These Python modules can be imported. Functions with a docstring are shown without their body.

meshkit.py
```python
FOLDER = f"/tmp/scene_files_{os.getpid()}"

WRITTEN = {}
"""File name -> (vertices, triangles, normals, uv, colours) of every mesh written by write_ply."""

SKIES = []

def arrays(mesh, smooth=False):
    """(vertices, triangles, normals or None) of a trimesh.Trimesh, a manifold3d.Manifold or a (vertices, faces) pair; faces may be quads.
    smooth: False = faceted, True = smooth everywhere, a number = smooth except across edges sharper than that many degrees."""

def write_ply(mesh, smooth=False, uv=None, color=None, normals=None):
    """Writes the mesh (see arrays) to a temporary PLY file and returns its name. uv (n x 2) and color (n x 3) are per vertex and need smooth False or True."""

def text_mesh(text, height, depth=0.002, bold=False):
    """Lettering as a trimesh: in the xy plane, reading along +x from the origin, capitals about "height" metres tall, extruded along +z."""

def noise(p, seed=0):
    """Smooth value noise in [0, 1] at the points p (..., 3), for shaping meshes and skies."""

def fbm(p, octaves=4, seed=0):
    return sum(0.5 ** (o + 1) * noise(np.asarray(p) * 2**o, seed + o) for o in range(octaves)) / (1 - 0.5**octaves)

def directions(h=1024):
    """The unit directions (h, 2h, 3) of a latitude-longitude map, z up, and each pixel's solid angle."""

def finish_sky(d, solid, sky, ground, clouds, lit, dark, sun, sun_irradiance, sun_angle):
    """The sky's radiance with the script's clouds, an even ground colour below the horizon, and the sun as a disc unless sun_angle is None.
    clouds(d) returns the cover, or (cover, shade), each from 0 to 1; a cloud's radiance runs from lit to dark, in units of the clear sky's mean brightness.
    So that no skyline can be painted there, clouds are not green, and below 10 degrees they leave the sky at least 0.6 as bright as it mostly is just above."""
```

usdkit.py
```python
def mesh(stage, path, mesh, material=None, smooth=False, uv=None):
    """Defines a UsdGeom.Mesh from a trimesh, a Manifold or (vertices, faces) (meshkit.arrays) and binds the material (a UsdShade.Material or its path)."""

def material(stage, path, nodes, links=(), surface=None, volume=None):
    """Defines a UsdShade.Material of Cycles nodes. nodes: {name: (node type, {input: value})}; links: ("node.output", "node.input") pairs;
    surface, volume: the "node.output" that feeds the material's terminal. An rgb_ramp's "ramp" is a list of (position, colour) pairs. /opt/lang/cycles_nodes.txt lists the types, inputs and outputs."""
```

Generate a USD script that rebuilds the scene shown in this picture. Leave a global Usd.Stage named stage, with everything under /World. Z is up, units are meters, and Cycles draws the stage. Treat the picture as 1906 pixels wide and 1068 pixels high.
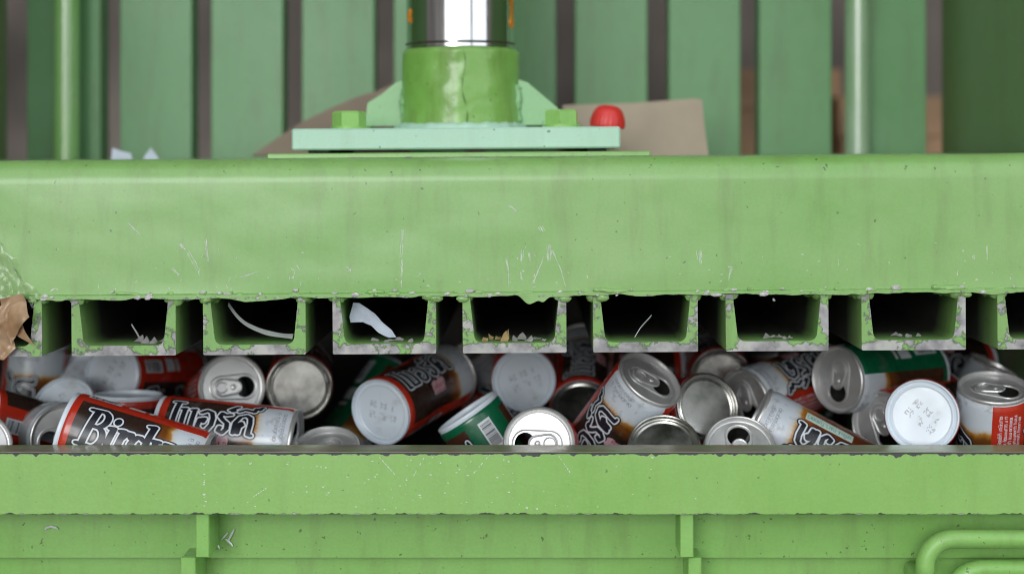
import math, random, glob
import numpy as np, trimesh, shapely
from shapely.geometry import Polygon, LineString, Point, box as sbox
from shapely import affinity, union_all
from shapely.geometry.polygon import orient
import usdkit, meshkit
from pxr import Usd, UsdGeom, UsdLux, UsdShade, Gf, Sdf

R = random.Random(7)
NP = np.random.default_rng(11)
stage = Usd.Stage.CreateInMemory()
UsdGeom.SetStageUpAxis(stage, 'Z'); UsdGeom.SetStageMetersPerUnit(stage, 1.0)
UsdGeom.Xform.Define(stage, '/World'); UsdGeom.Scope.Define(stage, '/World/Looks')

# ------------------------------------------------------------------ camera
D, EYE, FPX, U0, V0 = 1.10, 1.15, 3003.0, 985.0, 290.0     # viewing distance, eye height, focal length and axis in photo pixels
cam = UsdGeom.Camera.Define(stage, '/World/camera')
cam.CreateHorizontalApertureAttr(36.0); cam.CreateVerticalApertureAttr(36.0 * 573 / 1024)
cam.CreateFocalLengthAttr(36.0 * FPX / 1906)
cam.CreateHorizontalApertureOffsetAttr(-(U0 - 953) * 36 / 1906)
cam.CreateVerticalApertureOffsetAttr(-(534 - V0) * 36 / 1906)
cam.CreateClippingRangeAttr(Gf.Vec2f(0.05, 200))
cam.CreateFStopAttr(3.4); cam.CreateFocusDistanceAttr(1.12)
cam.CreateExposureAttr(0.42)
xf = UsdGeom.Xformable(cam); xf.AddTranslateOp().Set(Gf.Vec3d(0, -D, EYE)); xf.AddRotateXOp().Set(90.0)

# ------------------------------------------------------------------ sky and soft daylight (from the front, past the added roof and walls)
CLOUD = 12.0
SUN = np.array([-0.20, -0.95, 0.225]); SUN /= np.linalg.norm(SUN)
dome = UsdLux.DomeLight.Define(stage, '/World/sky'); dome.CreateIntensityAttr(1.0)
sky = usdkit.material(stage, '/World/Looks/sky', {
    's': ('sky_texture', {'sky_type': 'single_scattering', 'sun_disc': False, 'sun_elevation': math.asin(SUN[2]), 'sun_rotation': math.atan2(SUN[0], SUN[1])}),
    'h': ('hsv', {'saturation': 0.75}), 'b': ('background_shader', {'strength': 0.10}),
    'tc': ('texture_coordinate', {}), 'n': ('noise_texture', {'scale': 2.2, 'detail': 6., 'roughness': .55}), 'cl': ('rgb_ramp', {'ramp': [(.25, (.78, .86, .95)), (.75, (.98, 1., 1.02))]}),
    'cs': ('vector_math', {'math_type': 'scale', 'scale': CLOUD}), 'm': ('mix', {'fac': .88})},     # a thick even cloud deck
    [('s.color', 'h.color'), ('h.color', 'm.color1'), ('tc.generated', 'n.vector'), ('n.fac', 'cl.fac'), ('cl.color', 'cs.vector1'), ('cs.vector', 'm.color2'), ('m.color', 'b.color')], surface='b.background')
UsdShade.MaterialBindingAPI.Apply(dome.GetPrim()).Bind(sky)
dome.GetPrim().SetCustomDataByKey('kind', 'structure')
sun = UsdLux.DistantLight.Define(stage, '/World/sun')
sun.CreateIntensityAttr(0.22); sun.CreateAngleAttr(26.0); sun.CreateNormalizeAttr(True); sun.CreateColorAttr(Gf.Vec3f(0.97, 0.99, 1.0))
q = Gf.Rotation(Gf.Vec3d(0, 0, -1), Gf.Vec3d(*(-SUN)))
UsdGeom.Xformable(sun).AddOrientOp(UsdGeom.XformOp.PrecisionDouble).Set(Gf.Quatd(q.GetQuat()))

# ------------------------------------------------------------------ helpers
used = {}
def numbered(parent, name):
    k = (parent, name); n = used.get(k, -1) + 1; used[k] = n
    return name if n == 0 else f'{name}_{n:03d}'
def tag(p, label=None, cat=None, group=None, kind=None):
    p = p.GetPrim() if hasattr(p, 'GetPrim') else p
    for k, v in (('label', label), ('category', cat), ('group', group), ('kind', kind)):
        if v: p.SetCustomDataByKey(k, v)
    return p
def thing(name, label=None, cat=None, loc=None, group=None, kind=None, rot=None, pivot=None):
    x = UsdGeom.Xform.Define(stage, '/World/' + numbered('/World', name))
    if loc is not None: x.AddTranslateOp().Set(Gf.Vec3d(*map(float, loc)))
    if rot is not None: x.AddRotateXYZOp().Set(Gf.Vec3f(*rot))
    if pivot is not None: x.AddTranslateOp(opSuffix='pivot').Set(Gf.Vec3d(*map(float, pivot)))
    tag(x, label, cat, group, kind); return str(x.GetPath())
def obj(name, mesh, mat, parent='/World', smooth=False, uv=None, **t):
    path = parent + '/' + numbered(parent, name)
    m = usdkit.mesh(stage, path, mesh, M[mat], smooth, uv)
    if t: tag(m, **t)
    return path
def wx(u, y=0.0): return (u - U0) / FPX * (D + y)
def wz(v, y=0.0): return EYE - (v - V0) / FPX * (D + y)
def W(u, v, y=0.0): return np.array([wx(u, y), y, wz(v, y)])
def cat(*ms): return trimesh.util.concatenate([m for m in ms if m is not None])
def box(x0, x1, y0, y1, z0, z1):
    return trimesh.creation.box(bounds=[[min(x0, x1), min(y0, y1), min(z0, z1)], [max(x0, x1), max(y0, y1), max(z0, z1)]])
def bevel_box(x0, x1, y0, y1, z0, z1, b=0.001):
    pts = []
    for cx, sx in ((x0, 1), (x1, -1)):
        for cy, sy in ((y0, 1), (y1, -1)):
            for cz, sz in ((z0, 1), (z1, -1)):
                for k in range(3):
                    o = [b * sx, b * sy, b * sz]; o[k] = 0
                    pts.append([cx + o[0], cy + o[1], cz + o[2]])
    return trimesh.convex.convex_hull(np.array(pts))
def extrude_y(poly, y0, y1):          # polygon in (x, z), extruded along y
    m = trimesh.creation.extrude_polygon(poly, y1 - y0, engine='earcut')
    v = m.vertices.copy(); m.vertices = np.stack([v[:, 0], y1 - v[:, 2], v[:, 1]], 1); return m
def tube(pts, rad, sides=10, closed=False, caps=True):
    p = np.asarray(pts, float); n = len(p); r = np.broadcast_to(rad, (n,))
    t = (np.roll(p, -1, 0) - np.roll(p, 1, 0)) if closed else np.gradient(p, axis=0)
    t /= np.linalg.norm(t, axis=1, keepdims=True) + 1e-12
    a = np.cross(t[0], [0, 0, 1.0] if abs(t[0][2]) < .9 else [1.0, 0, 0]); A = []
    for k in range(n):
        a = a - t[k] * (a @ t[k]); a /= np.linalg.norm(a) + 1e-12; A.append(a)
    A = np.array(A); B = np.cross(t, A); g = np.arange(sides) * 2 * np.pi / sides
    v = p[:, None] + r[:, None, None] * (np.cos(g)[None, :, None] * A[:, None] + np.sin(g)[None, :, None] * B[:, None])
    f = []
    for i in range(n if closed else n - 1):
        for j in range(sides):
            a0, a1 = i * sides + j, i * sides + (j + 1) % sides
            b0, b1 = ((i + 1) % n) * sides + j, ((i + 1) % n) * sides + (j + 1) % sides
            f += [[a0, a1, b1], [a0, b1, b0]]
    v = v.reshape(-1, 3)
    if caps and not closed:
        v = np.vstack([v, p[0], p[-1]]); c0, c1 = len(v) - 2, len(v) - 1
        for j in range(sides):
            f += [[c0, (j + 1) % sides, j], [c1, (n - 1) * sides + j, (n - 1) * sides + (j + 1) % sides]]
    return trimesh.Trimesh(v, np.array(f), process=False)
def lathe(prof, seg=72):              # profile (r, z) from outside to centre -> surface of revolution about z
    pr = np.asarray(prof, float); th = np.linspace(0, 2 * np.pi, seg, endpoint=False)
    v = np.stack([pr[:, 0, None] * np.cos(th), pr[:, 0, None] * np.sin(th), np.broadcast_to(pr[:, 1, None], (len(pr), seg))], -1).reshape(-1, 3)
    i, j = np.meshgrid(np.arange(len(pr) - 1), np.arange(seg), indexing='ij')
    a, b, c, d = i * seg + j, i * seg + (j + 1) % seg, (i + 1) * seg + (j + 1) % seg, (i + 1) * seg + j
    f = np.vstack([np.stack([a, b, c], -1).reshape(-1, 3), np.stack([a, c, d], -1).reshape(-1, 3)])
    m = trimesh.Trimesh(v, f, process=False); m.merge_vertices(); m.update_faces(m.nondegenerate_faces()); return m
def sheet(P):                         # grid of points (n, m, 3) as a two-sided sheet
    n, m = P.shape[:2]; i, j = np.meshgrid(np.arange(n - 1), np.arange(m - 1), indexing='ij')
    a = i * m + j
    f = np.stack([a, a + 1, a + m + 1, a + m], -1).reshape(-1, 4)
    return trimesh.Trimesh(P.reshape(-1, 3), np.vstack([f[:, [0, 1, 2]], f[:, [0, 2, 3]]]), process=False)
def thick(m, t=0.0003):               # gives a sheet a thickness
    n = m.vertex_normals; k = len(m.vertices)
    e = m.edges_sorted; key, cnt = np.unique(e, axis=0, return_counts=True); bd = set(map(tuple, key[cnt == 1]))
    f = [m.faces, m.faces[:, ::-1] + k]
    side = [[a, b + k, b] for a, b in m.edges if tuple(sorted((a, b))) in bd] + [[a, a + k, b + k] for a, b in m.edges if tuple(sorted((a, b))) in bd]
    return trimesh.Trimesh(np.vstack([m.vertices + n * t / 2, m.vertices - n * t / 2]), np.vstack(f + [np.array(side)]), process=False)
def crumple(poly2d, y, amp, freq, seed, size=0.004, lean=0.0):
    """A torn flat scrap: polygon in (x, z) metres, finely cut, crumpled in depth."""
    v, f = trimesh.creation.triangulate_polygon(poly2d, engine='earcut')
    v = np.column_stack([v, np.zeros(len(v))]); v, f = trimesh.remesh.subdivide_to_size(v, f, size)
    p = np.column_stack([v[:, 0], v[:, 1], np.full(len(v), seed * 3.1)])
    d = (np.abs(meshkit.fbm(p * freq, 3, seed) - .5) * 2 - .3) * amp
    dx = (meshkit.fbm(p * freq * .7, 2, seed + 5) - .5) * amp
    z0 = v[:, 1].min()
    V = np.column_stack([v[:, 0] + dx, y - d + (v[:, 1] - z0) * lean, v[:, 1] + dx * .6])
    m = trimesh.Trimesh(V, f, process=True); m.fix_normals(); return m

# ------------------------------------------------------------------ materials
M = {}
def mat(name, nodes, links, surface='p.BSDF'):
    M[name] = usdkit.material(stage, '/World/Looks/' + name, nodes, links, surface=surface)
def plain(name, col, rough=.5, metal=0., scale=60., var=.12, bump=.0, bscale=None, **kw):
    c = np.array(col)
    n = {'g': ('geometry', {}), 'n': ('noise_texture', {'scale': scale, 'detail': 4.0}),
         'r': ('rgb_ramp', {'ramp': [(.25, tuple(c * (1 - var))), (.75, tuple(np.minimum(c * (1 + var), 1)))]}),
         'rr': ('map_range', {'from_min': .2, 'from_max': .8, 'to_min': max(rough - .08, .02), 'to_max': rough + .08}),
         'p': ('principled_bsdf', {'metallic': metal, **kw})}
    l = [('g.position', 'n.vector'), ('n.fac', 'r.fac'), ('r.color', 'p.base_color'), ('n.fac', 'rr.value'), ('rr.result', 'p.roughness')]
    if bump:
        n['n2'] = ('noise_texture', {'scale': bscale or scale * 3, 'detail': 3.0}); n['b'] = ('bump', {'strength': bump, 'distance': .001})
        l += [('g.position', 'n2.vector'), ('n2.fac', 'b.height'), ('b.normal', 'p.normal')]
    mat(name, n, l)

SLOPE = -math.tan(math.radians(0.42))   # the pressing plate hangs a touch out of level
def paint(name, col, col2, rough=.38, streak=.25, chips=.0, edge=None, edge_w=.002, edge_th=.5, specks=.6, front=None, spec=.5, bump=.25, tilt=0., dirt=(.13, .11, .05), bare=None, chip_scale=210., coat=0.):
    """Old gloss machine paint: uneven tone, run-down streaks, dark specks, chipped to primer and steel. edge: heights where the paint is knocked off; front: depth of a cut face that is worn; bare: depths over which shade is painted in."""
    n = {'g': ('geometry', {}), 'x': ('separate_xyz', {}),
         'n1': ('noise_texture', {'scale': 8., 'detail': 7., 'roughness': .62}),
         'c1': ('mix', {'color1': col, 'color2': col2}),
         'r1': ('map_range', {'from_min': .3, 'from_max': .7, 'clamp': True}),
         'm2': ('mapping', {'scale': (62., 60., 11.)}), 'n2': ('noise_texture', {'scale': 1., 'detail': 6., 'roughness': .62}),
         'r2': ('map_range', {'from_min': .5, 'from_max': .78, 'to_max': streak, 'clamp': True}),
         'c2': ('mix', {'color2': dirt}),
         'n3': ('noise_texture', {'scale': 240., 'detail': 2., 'roughness': .5}), 'r3': ('map_range', {'from_min': .70, 'from_max': .74, 'to_max': specks, 'clamp': True}),
         'c3': ('mix', {'color2': (.035, .035, .02)}),
         'n5': ('noise_texture', {'scale': 520., 'detail': 2.}),
         'c5': ('mix', {'mix_type': 'overlay', 'fac': .10, 'use_clamp': True}),
         'n4': ('noise_texture', {'scale': chip_scale, 'detail': 10., 'roughness': .66}),
         'prim': ('rgb_ramp', {'ramp': [(.30, (.14, .137, .132)), (.42, (.27, .262, .262)), (.50, (.355, .347, .345)), (.60, (.46, .46, .42))]}),
         'n6': ('noise_texture', {'scale': chip_scale * 1.3, 'detail': 6., 'roughness': .6}),
         'c4': ('mix', {}),
         'rg': ('map_range', {'from_min': .25, 'from_max': .75, 'to_min': rough - .09, 'to_max': rough + .12}),
         'nb': ('noise_texture', {'scale': 180., 'detail': 4., 'roughness': .6}), 'b': ('bump', {'strength': bump, 'distance': .0006}),
         'b2': ('bump', {'strength': .8, 'distance': .0004, 'invert': True}),
         'p': ('principled_bsdf', {'specular_ior_level': spec, 'coat_weight': coat, 'coat_ior': 1.6, 'coat_roughness': .24})}
    l = [('g.position', 'x.vector'), ('g.position', 'n1.vector'), ('n1.fac', 'r1.value'), ('r1.result', 'c1.fac'),
         ('g.position', 'm2.vector'), ('m2.vector', 'n2.vector'), ('n2.fac', 'r2.value'), ('c1.color', 'c2.color1'), ('r2.result', 'c2.fac'),
         ('g.position', 'n3.vector'), ('n3.fac', 'r3.value'), ('c2.color', 'c3.color1'), ('r3.result', 'c3.fac'),
         ('g.position', 'n5.vector'), ('c3.color', 'c5.color1'), ('n5.color', 'c5.color2'),
         ('g.position', 'n4.vector'), ('g.position', 'n6.vector'), ('n6.fac', 'prim.fac'), ('c5.color', 'c4.color1'), ('prim.color', 'c4.color2'), ('c4.color', 'p.base_color'),
         ('n1.fac', 'rg.value'), ('rg.result', 'p.roughness'), ('g.position', 'nb.vector'), ('nb.fac', 'b.height'), ('b.normal', 'b2.normal'), ('b2.normal', 'p.normal')]
    last = None
    def add(name_, a, b_, kind='add'):
        n[name_] = ('math', {'math_type': kind}); l.extend([(a, name_ + '.value1'), (b_, name_ + '.value2')]); return name_ + '.value'
    base = 'n4.fac'
    terms = []
    n['zt'] = ('math', {'math_type': 'multiply_add', 'value2': tilt}); l += [('x.x', 'zt.value1'), ('x.z', 'zt.value3')]
    for i, (z0, w_) in enumerate(edge or []):
        n[f'e{i}'] = ('math', {'math_type': 'subtract', 'value2': z0}); n[f'a{i}'] = ('math', {'math_type': 'absolute'})
        n[f'q{i}'] = ('map_range', {'from_min': 0., 'from_max': w_, 'to_min': edge_th, 'to_max': 0., 'clamp': True})
        l += [('zt.value', f'e{i}.value1'), (f'e{i}.value', f'a{i}.value1'), (f'a{i}.value', f'q{i}.value')]; terms.append(f'q{i}.result')
    if front is not None:
        n['fq'] = ('map_range', {'from_min': front[0], 'from_max': front[1], 'to_min': front[2], 'to_max': 0., 'clamp': True}); l += [('x.y', 'fq.value')]; terms.append('fq.result')
    s = base
    for i, t_ in enumerate(terms): s = add(f's{i}', s, t_)
    n['th'] = ('map_range', {'from_min': .74 - chips, 'from_max': .76 - chips, 'clamp': True}); l += [(s, 'th.value'), ('th.result', 'c4.fac'), ('th.result', 'b2.height')]
    n['ol'] = ('map_range', {'from_min': .715 - chips, 'from_max': .745 - chips, 'clamp': True}); n['ou'] = ('math', {'math_type': 'subtract', 'use_clamp': True}); n['of'] = ('math', {'math_type': 'multiply', 'value2': .75}); n['co'] = ('mix', {'color2': (.07, .068, .06)})
    l += [(s, 'ol.value'), ('ol.result', 'ou.value1'), ('th.result', 'ou.value2'), ('ou.value', 'of.value1'), ('of.value', 'co.fac'), ('c5.color', 'co.color1')]
    l.remove(('c5.color', 'c4.color1')); l.append(('co.color', 'c4.color1'))
    if bare:                       # shade put into the colour: goes near black with depth
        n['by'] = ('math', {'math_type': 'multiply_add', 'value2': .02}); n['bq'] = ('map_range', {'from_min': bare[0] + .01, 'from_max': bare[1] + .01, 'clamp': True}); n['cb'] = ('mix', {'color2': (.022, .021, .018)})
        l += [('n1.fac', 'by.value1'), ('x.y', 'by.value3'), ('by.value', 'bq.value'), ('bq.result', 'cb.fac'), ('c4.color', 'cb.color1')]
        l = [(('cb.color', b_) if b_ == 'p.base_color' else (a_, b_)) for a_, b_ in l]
    mat(name, n, l)

G1, G2 = (.182, .395, .092), (.255, .445, .148)
ZT, ZP = wz(292.5), wz(543.)       # top of the beam, top of the foot plate under it
ZB = wz(551.)       # underside of the beam, mid frame
paint('beam_paint', G1, G2, streak=.34, bump=.16, coat=.35, edge=[(ZB, .0030), (wz(292.), .002)], edge_th=.19, tilt=SLOPE, rough=.42)
paint('channel_paint', G1, (.26, .46, .15), front=(.0012, .0035, .205), edge=[(wz(656.), .008)], edge_th=.13, streak=.4, tilt=SLOPE, rough=.45, chips=.02, bare=(-.002, .055), chip_scale=48.)  # depth fade paints in the shade inside the channels
paint('rail_paint', (.240, .475, .112), (.275, .495, .140), edge=[(wz(843.), .0022), (wz(957.), .0018)], edge_th=.27, streak=.14, specks=.5, rough=.34)
paint('panel_paint', (.228, .490, .108), (.262, .51, .135), streak=.3, rough=.34)
paint('gusset_paint', (.20, .42, .17), (.27, .49, .25), streak=.25, rough=.36, specks=.7, chips=.02)
paint('mint_paint', (.36, .58, .44), (.43, .64, .51), streak=.2, rough=.42, specks=.7, chips=.03, dirt=(.2, .33, .15))
paint('collar_paint', (.16, .37, .06), (.215, .41, .10), streak=.55, rough=.26, spec=.7, bump=.5, dirt=(.12, .10, .04))
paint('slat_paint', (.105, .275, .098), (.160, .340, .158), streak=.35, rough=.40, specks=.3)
paint('rod_paint', (.23, .48, .13), (.30, .52, .22), streak=.15, rough=.17, spec=1.0, coat=1.0, bump=.1)
paint('pale_rod_paint', (.25, .40, .22), (.33, .46, .31), streak=.2, rough=.28, spec=.9, coat=.6)
paint('shaded_side_paint', (.10, .19, .06), (.125, .215, .08), streak=.3)  # side green darkened to stand for the shade on the walls
plain('weld_paint', (.22, .44, .13), .38, scale=150, var=.3, bump=.5, bscale=500)
plain('bare_primer', (.50, .49, .47), .6, scale=400, var=.4, bump=.4)
plain('scratch_white', (.60, .66, .56), .6, scale=300, var=.2)
plain('steel_flake', (.82, .84, .86), .25, metal=.25)
plain('chrome', (.80, .82, .84), .11, metal=1., scale=30, var=.03)
plain('oil_dirt', (.035, .03, .022), .35, scale=200, var=.4)
plain('old_drip', (.10, .16, .045), .4, scale=150, var=.4)
plain('ram_orange', (.55, .20, .015), .4, scale=90, var=.3)
plain('concrete', (.24, .225, .21), .8, scale=4, var=.35, bump=.3)
plain('shed_wall', (.25, .215, .19), .85, scale=4, var=.55)
plain('dirty_shade_steel', (.05, .045, .04), .6, scale=20, var=.5)  # near black: dirt on the bin floor, painted shade at its back
plain('yard_ground', (.075, .072, .07), .8, scale=3, var=.3)
plain('dark_metal', (.06, .06, .06), .5)
plain('cardboard_grey', (.37, .30, .23), .85, scale=25, var=.12, bump=.1)
plain('cardboard', (.24, .185, .14), .85, scale=25, var=.15, bump=.1)
plain('crate_board', (.50, .31, .18), .7, scale=14, var=.35)
plain('red_plastic', (.62, .035, .03), .35, scale=40, var=.12)
plain('white_paper', (.50, .55, .64), .7, scale=40, var=.06)
plain('dry_leaf', (.36, .25, .11), .8, scale=120, var=.35)
plain('grey_scrap', (.26, .25, .24), .6, scale=120, var=.35)
plain('clear_strip', (.45, .47, .48), .2, scale=60, var=.1)
# worn steel of the bin rim, with smears of the old green left on it
mat('rim_steel', {'g': ('geometry', {}), 'm': ('mapping', {'scale': (6., 14., 1.)}), 'n': ('noise_texture', {'scale': 2.2, 'detail': 6., 'roughness': .6}),
    'n2': ('noise_texture', {'scale': 30., 'detail': 5.}), 'r': ('rgb_ramp', {'ramp': [(.30, (.19, .17, .13)), (.46, (.27, .25, .18)), (.54, (.20, .28, .12)), (.66, (.29, .19, .12))]}),
    'r2': ('map_range', {'from_min': .3, 'from_max': .7, 'to_min': .2, 'to_max': .46}), 'b': ('bump', {'strength': .15, 'distance': .0005}),
    'p': ('principled_bsdf', {'metallic': .35, 'specular_ior_level': .8})},
    [('g.position', 'm.vector'), ('m.vector', 'n.vector'), ('n.fac', 'r.fac'), ('r.color', 'p.base_color'), ('g.position', 'n2.vector'), ('n2.fac', 'r2.value'), ('r2.result', 'p.roughness'), ('n2.fac', 'b.height'), ('b.normal', 'p.normal')])
# brown packing tape and clear film: thin, glossy, let light through
mat('brown_tape', {'g': ('geometry', {}), 'n': ('noise_texture', {'scale': 60., 'detail': 4.}), 'r': ('rgb_ramp', {'ramp': [(.3, (.38, .22, .11)), (.7, (.62, .44, .28))]}),
    'p': ('principled_bsdf', {'roughness': .22}), 't': ('translucent_bsdf', {}), 'm': ('mix_closure', {'fac': .25})},
    [('g.position', 'n.vector'), ('n.fac', 'r.fac'), ('r.color', 'p.base_color'), ('r.color', 't.color'), ('p.BSDF', 'm.closure1'), ('t.BSDF', 'm.closure2')], surface='m.closure')
mat('clear_film', {'f': ('fresnel', {'IOR': 1.3}), 't': ('transparent_bsdf', {'color': (.98, .98, .97)}), 'gl': ('glossy_bsdf', {'color': (.9, .9, .9), 'roughness': .2}), 'm': ('mix_closure', {})},
    [('f.fac', 'm.fac'), ('t.BSDF', 'm.closure1'), ('gl.BSDF', 'm.closure2')], surface='m.closure')

# ------------------------------------------------------------------ around the press: ground and back wall; unseen walls, post and roof added
def struct(name, mesh, m): return obj(name, mesh, m, kind='structure')
struct('ground', box(-60, 60, -60, 60, -.05, 0), 'yard_ground')
struct('added_side_wall', box(-1.7, -1.6, -2.6, 1.545, .004, 2.995), 'shed_wall')  # added unseen wall, bounds the bright band in the chrome
struct('added_side_wall', box(2.5, 2.6, -1.25, 1.545, .004, 2.995), 'shed_wall')  # added unseen wall, closes the bright band on the other side
struct('shed_back_wall', box(-4, 4, 1.55, 1.65, 0.004, 3.2), 'shed_wall')
struct('added_post', box(1.10, 1.22, -2.2, -2.08, .004, 3.4), 'shed_wall')  # added unseen post, splits the bright band in the chrome
struct('added_roof', box(-4, 4, -.45, 1.545, 3.0, 3.08), 'shed_wall')  # added unseen roof, keeps the light frontal

# ------------------------------------------------------------------ the press body: bin front, side walls, back grille, guide rods
body = thing('baling_press', 'green painted steel baling press body with slatted back and open can bin', 'baling press')
XL, XR = wx(8, .47), wx(1757, .47)
F0, F1 = wz(843), wz(957)          # front rail, top and bottom
obj('front_rail', bevel_box(XL - .06, XR + .06, .0004, .0286, F1, F0, .0006), 'dark_metal', body)
def paint_coat():
    xs = np.linspace(XL - .058, XR + .058, 1400); k = lambda f, sd: meshkit.fbm(np.stack([xs * f, xs * 0 + sd, xs * 0], 1), 4, sd)
    top = F0 - .0006 - .0026 * np.clip(k(300, 3) - .42, 0, 1) ** 1.2 * 2 - .004 * np.clip(k(60, 5) - .66, 0, 1) * 2
    bot = F1 + .0001 + .0022 * np.clip(k(200, 8) - .52, 0, 1) * 2
    P = np.zeros((1400, 6, 3)); P[..., 0] = xs[:, None]
    for j, (yy, zz) in enumerate(((.0006, top), (.0001, top - .0001), (.0, top - .0004), (.0, bot + .0004), (.0001, bot), (.0006, bot))): P[:, j, 1], P[:, j, 2] = yy, zz
    return sheet(P)
obj('paint_coat', paint_coat(), 'rail_paint', body, smooth=30)
obj('rim_top', box(XL - .058, XR + .058, .0009, .0284, F0 + .0002, F0 + .0006), 'rim_steel', body, label='worn bare steel top edge of the bin rail')
P1 = .040                          # recessed panel under the rail
obj('front_panel', box(XL - .06, XR + .06, P1, P1 + .004, wz(1037, P1), F1 + .004), 'panel_paint', body)
P2 = .050
obj('added_lower_panel', box(XL - .06, XR + .06, P2, P2 + .004, .30, wz(1037, P1) + .012), 'panel_paint', body)  # added, made-up second panel that repeats the strip above
for u0, u1 in ((362, 387), (1267, 1292), (-545, -520)):
    obj('panel_rib', bevel_box(wx(u0), wx(u1), .004, P1 - .0002, wz(1037, .004), F1 - .0003, .0006), 'panel_paint', body)
for u0, u1 in ((336, 364), (1281, 1306)):
    obj('added_lower_rib', bevel_box(wx(u0, .012), wx(u1, .012), .012, P2 - .0002, .45, wz(1037.5, .012), .0006), 'panel_paint', body)  # added ribs, a repeat of the panel ribs above
def handle(u_left, v_top, y, r, legs, bend):
    x0, z0 = wx(u_left, y) + r, wz(v_top, y) - r
    arc = [(x0 + bend - bend * math.cos(t), y, z0 - bend + bend * math.sin(t)) for t in np.linspace(0, math.pi / 2, 14)]
    ze = z0 - bend - legs; pts = [(x0, y + .034, ze - .009), (x0, y + .010, ze - .009), (x0, y + .004, ze - .007), (x0, y + .001, ze - .003), (x0, y, ze)] + arc + [(x0 + .15, y, z0)]
    x1 = x0 + .18
    pts += [(x1 - bend + bend * math.sin(t), y, z0 - bend + bend * math.cos(t)) for t in np.linspace(0, math.pi / 2, 14)] + [(x1, y, z0 - bend - legs)]
    return tube(pts, r, 16)
obj('door_handle', handle(1704, 984, .012, .0066, .002, .019), 'panel_paint', body, smooth=40)
obj('door_handle', handle(1757, 1041, .020, .0066, .04, .019), 'panel_paint', body, smooth=40)  # added second handle, a repeat of the one above
# inside of the bin
obj('bin_floor', box(XL, XR, P2 + .006, .47, .845, .853), 'dirty_shade_steel', body)
obj('bin_shade_sheet', box(XL + .001, XR - .001, .445, .449, .8535, 1.06), 'dirty_shade_steel', body)  # added dark sheet standing for the shade deep in the bin
obj('side_wall', box(XL - .006, XL, .0287, .478, .60, 1.75), 'shaded_side_paint', body)
obj('side_wall', box(XR, XR + .006, .0287, .478, .60, 1.75), 'shaded_side_paint', body)
# back grille: rolled channels standing on end, web to the front
def slat(x0, x1):
    w = x1 - x0; prof = Polygon([(0, 0), (w, 0), (w, .032), (w - .005, .032), (w - .006, .0055), (.006, .0055), (.005, .032), (0, .032)]).buffer(-.0012).buffer(.0012, quad_segs=3)
    m = trimesh.creation.extrude_polygon(prof, 1.05, engine='earcut'); m.apply_translation([x0, .47, .70]); return m
edges = [(50, 187), (223, 357), (393, 527), (562, 697), (733, 867), (905, 1035), (1070, 1205), (1245, 1378), (1413, 1548), (1585, 1724)]
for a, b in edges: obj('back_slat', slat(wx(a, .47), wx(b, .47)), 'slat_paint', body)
for ua, ub, rm in ((100, 147, 'rod_paint'), (1573, 1620, 'pale_rod_paint')):
    y = .442; xc, r = wx((ua + ub) / 2, y), (wx(ub, y) - wx(ua, y)) / 2
    obj('guide_rod', tube([(xc, y, .70), (xc, y, 1.2), (xc, y, 1.75)], r, 32), rm, body, smooth=40)
obj('top_crosshead', box(XL - .006, XR + .006, .10, .478, 1.76, 1.90), 'shaded_side_paint', body)
obj('hydraulic_cylinder', lathe([(0, 1.50), (.062, 1.50), (.065, 1.503), (.065, 1.757), (0, 1.757)][::-1], 48).apply_translation([wx(860, .20), .20, 0]), 'ram_orange', body, smooth=40)
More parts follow.
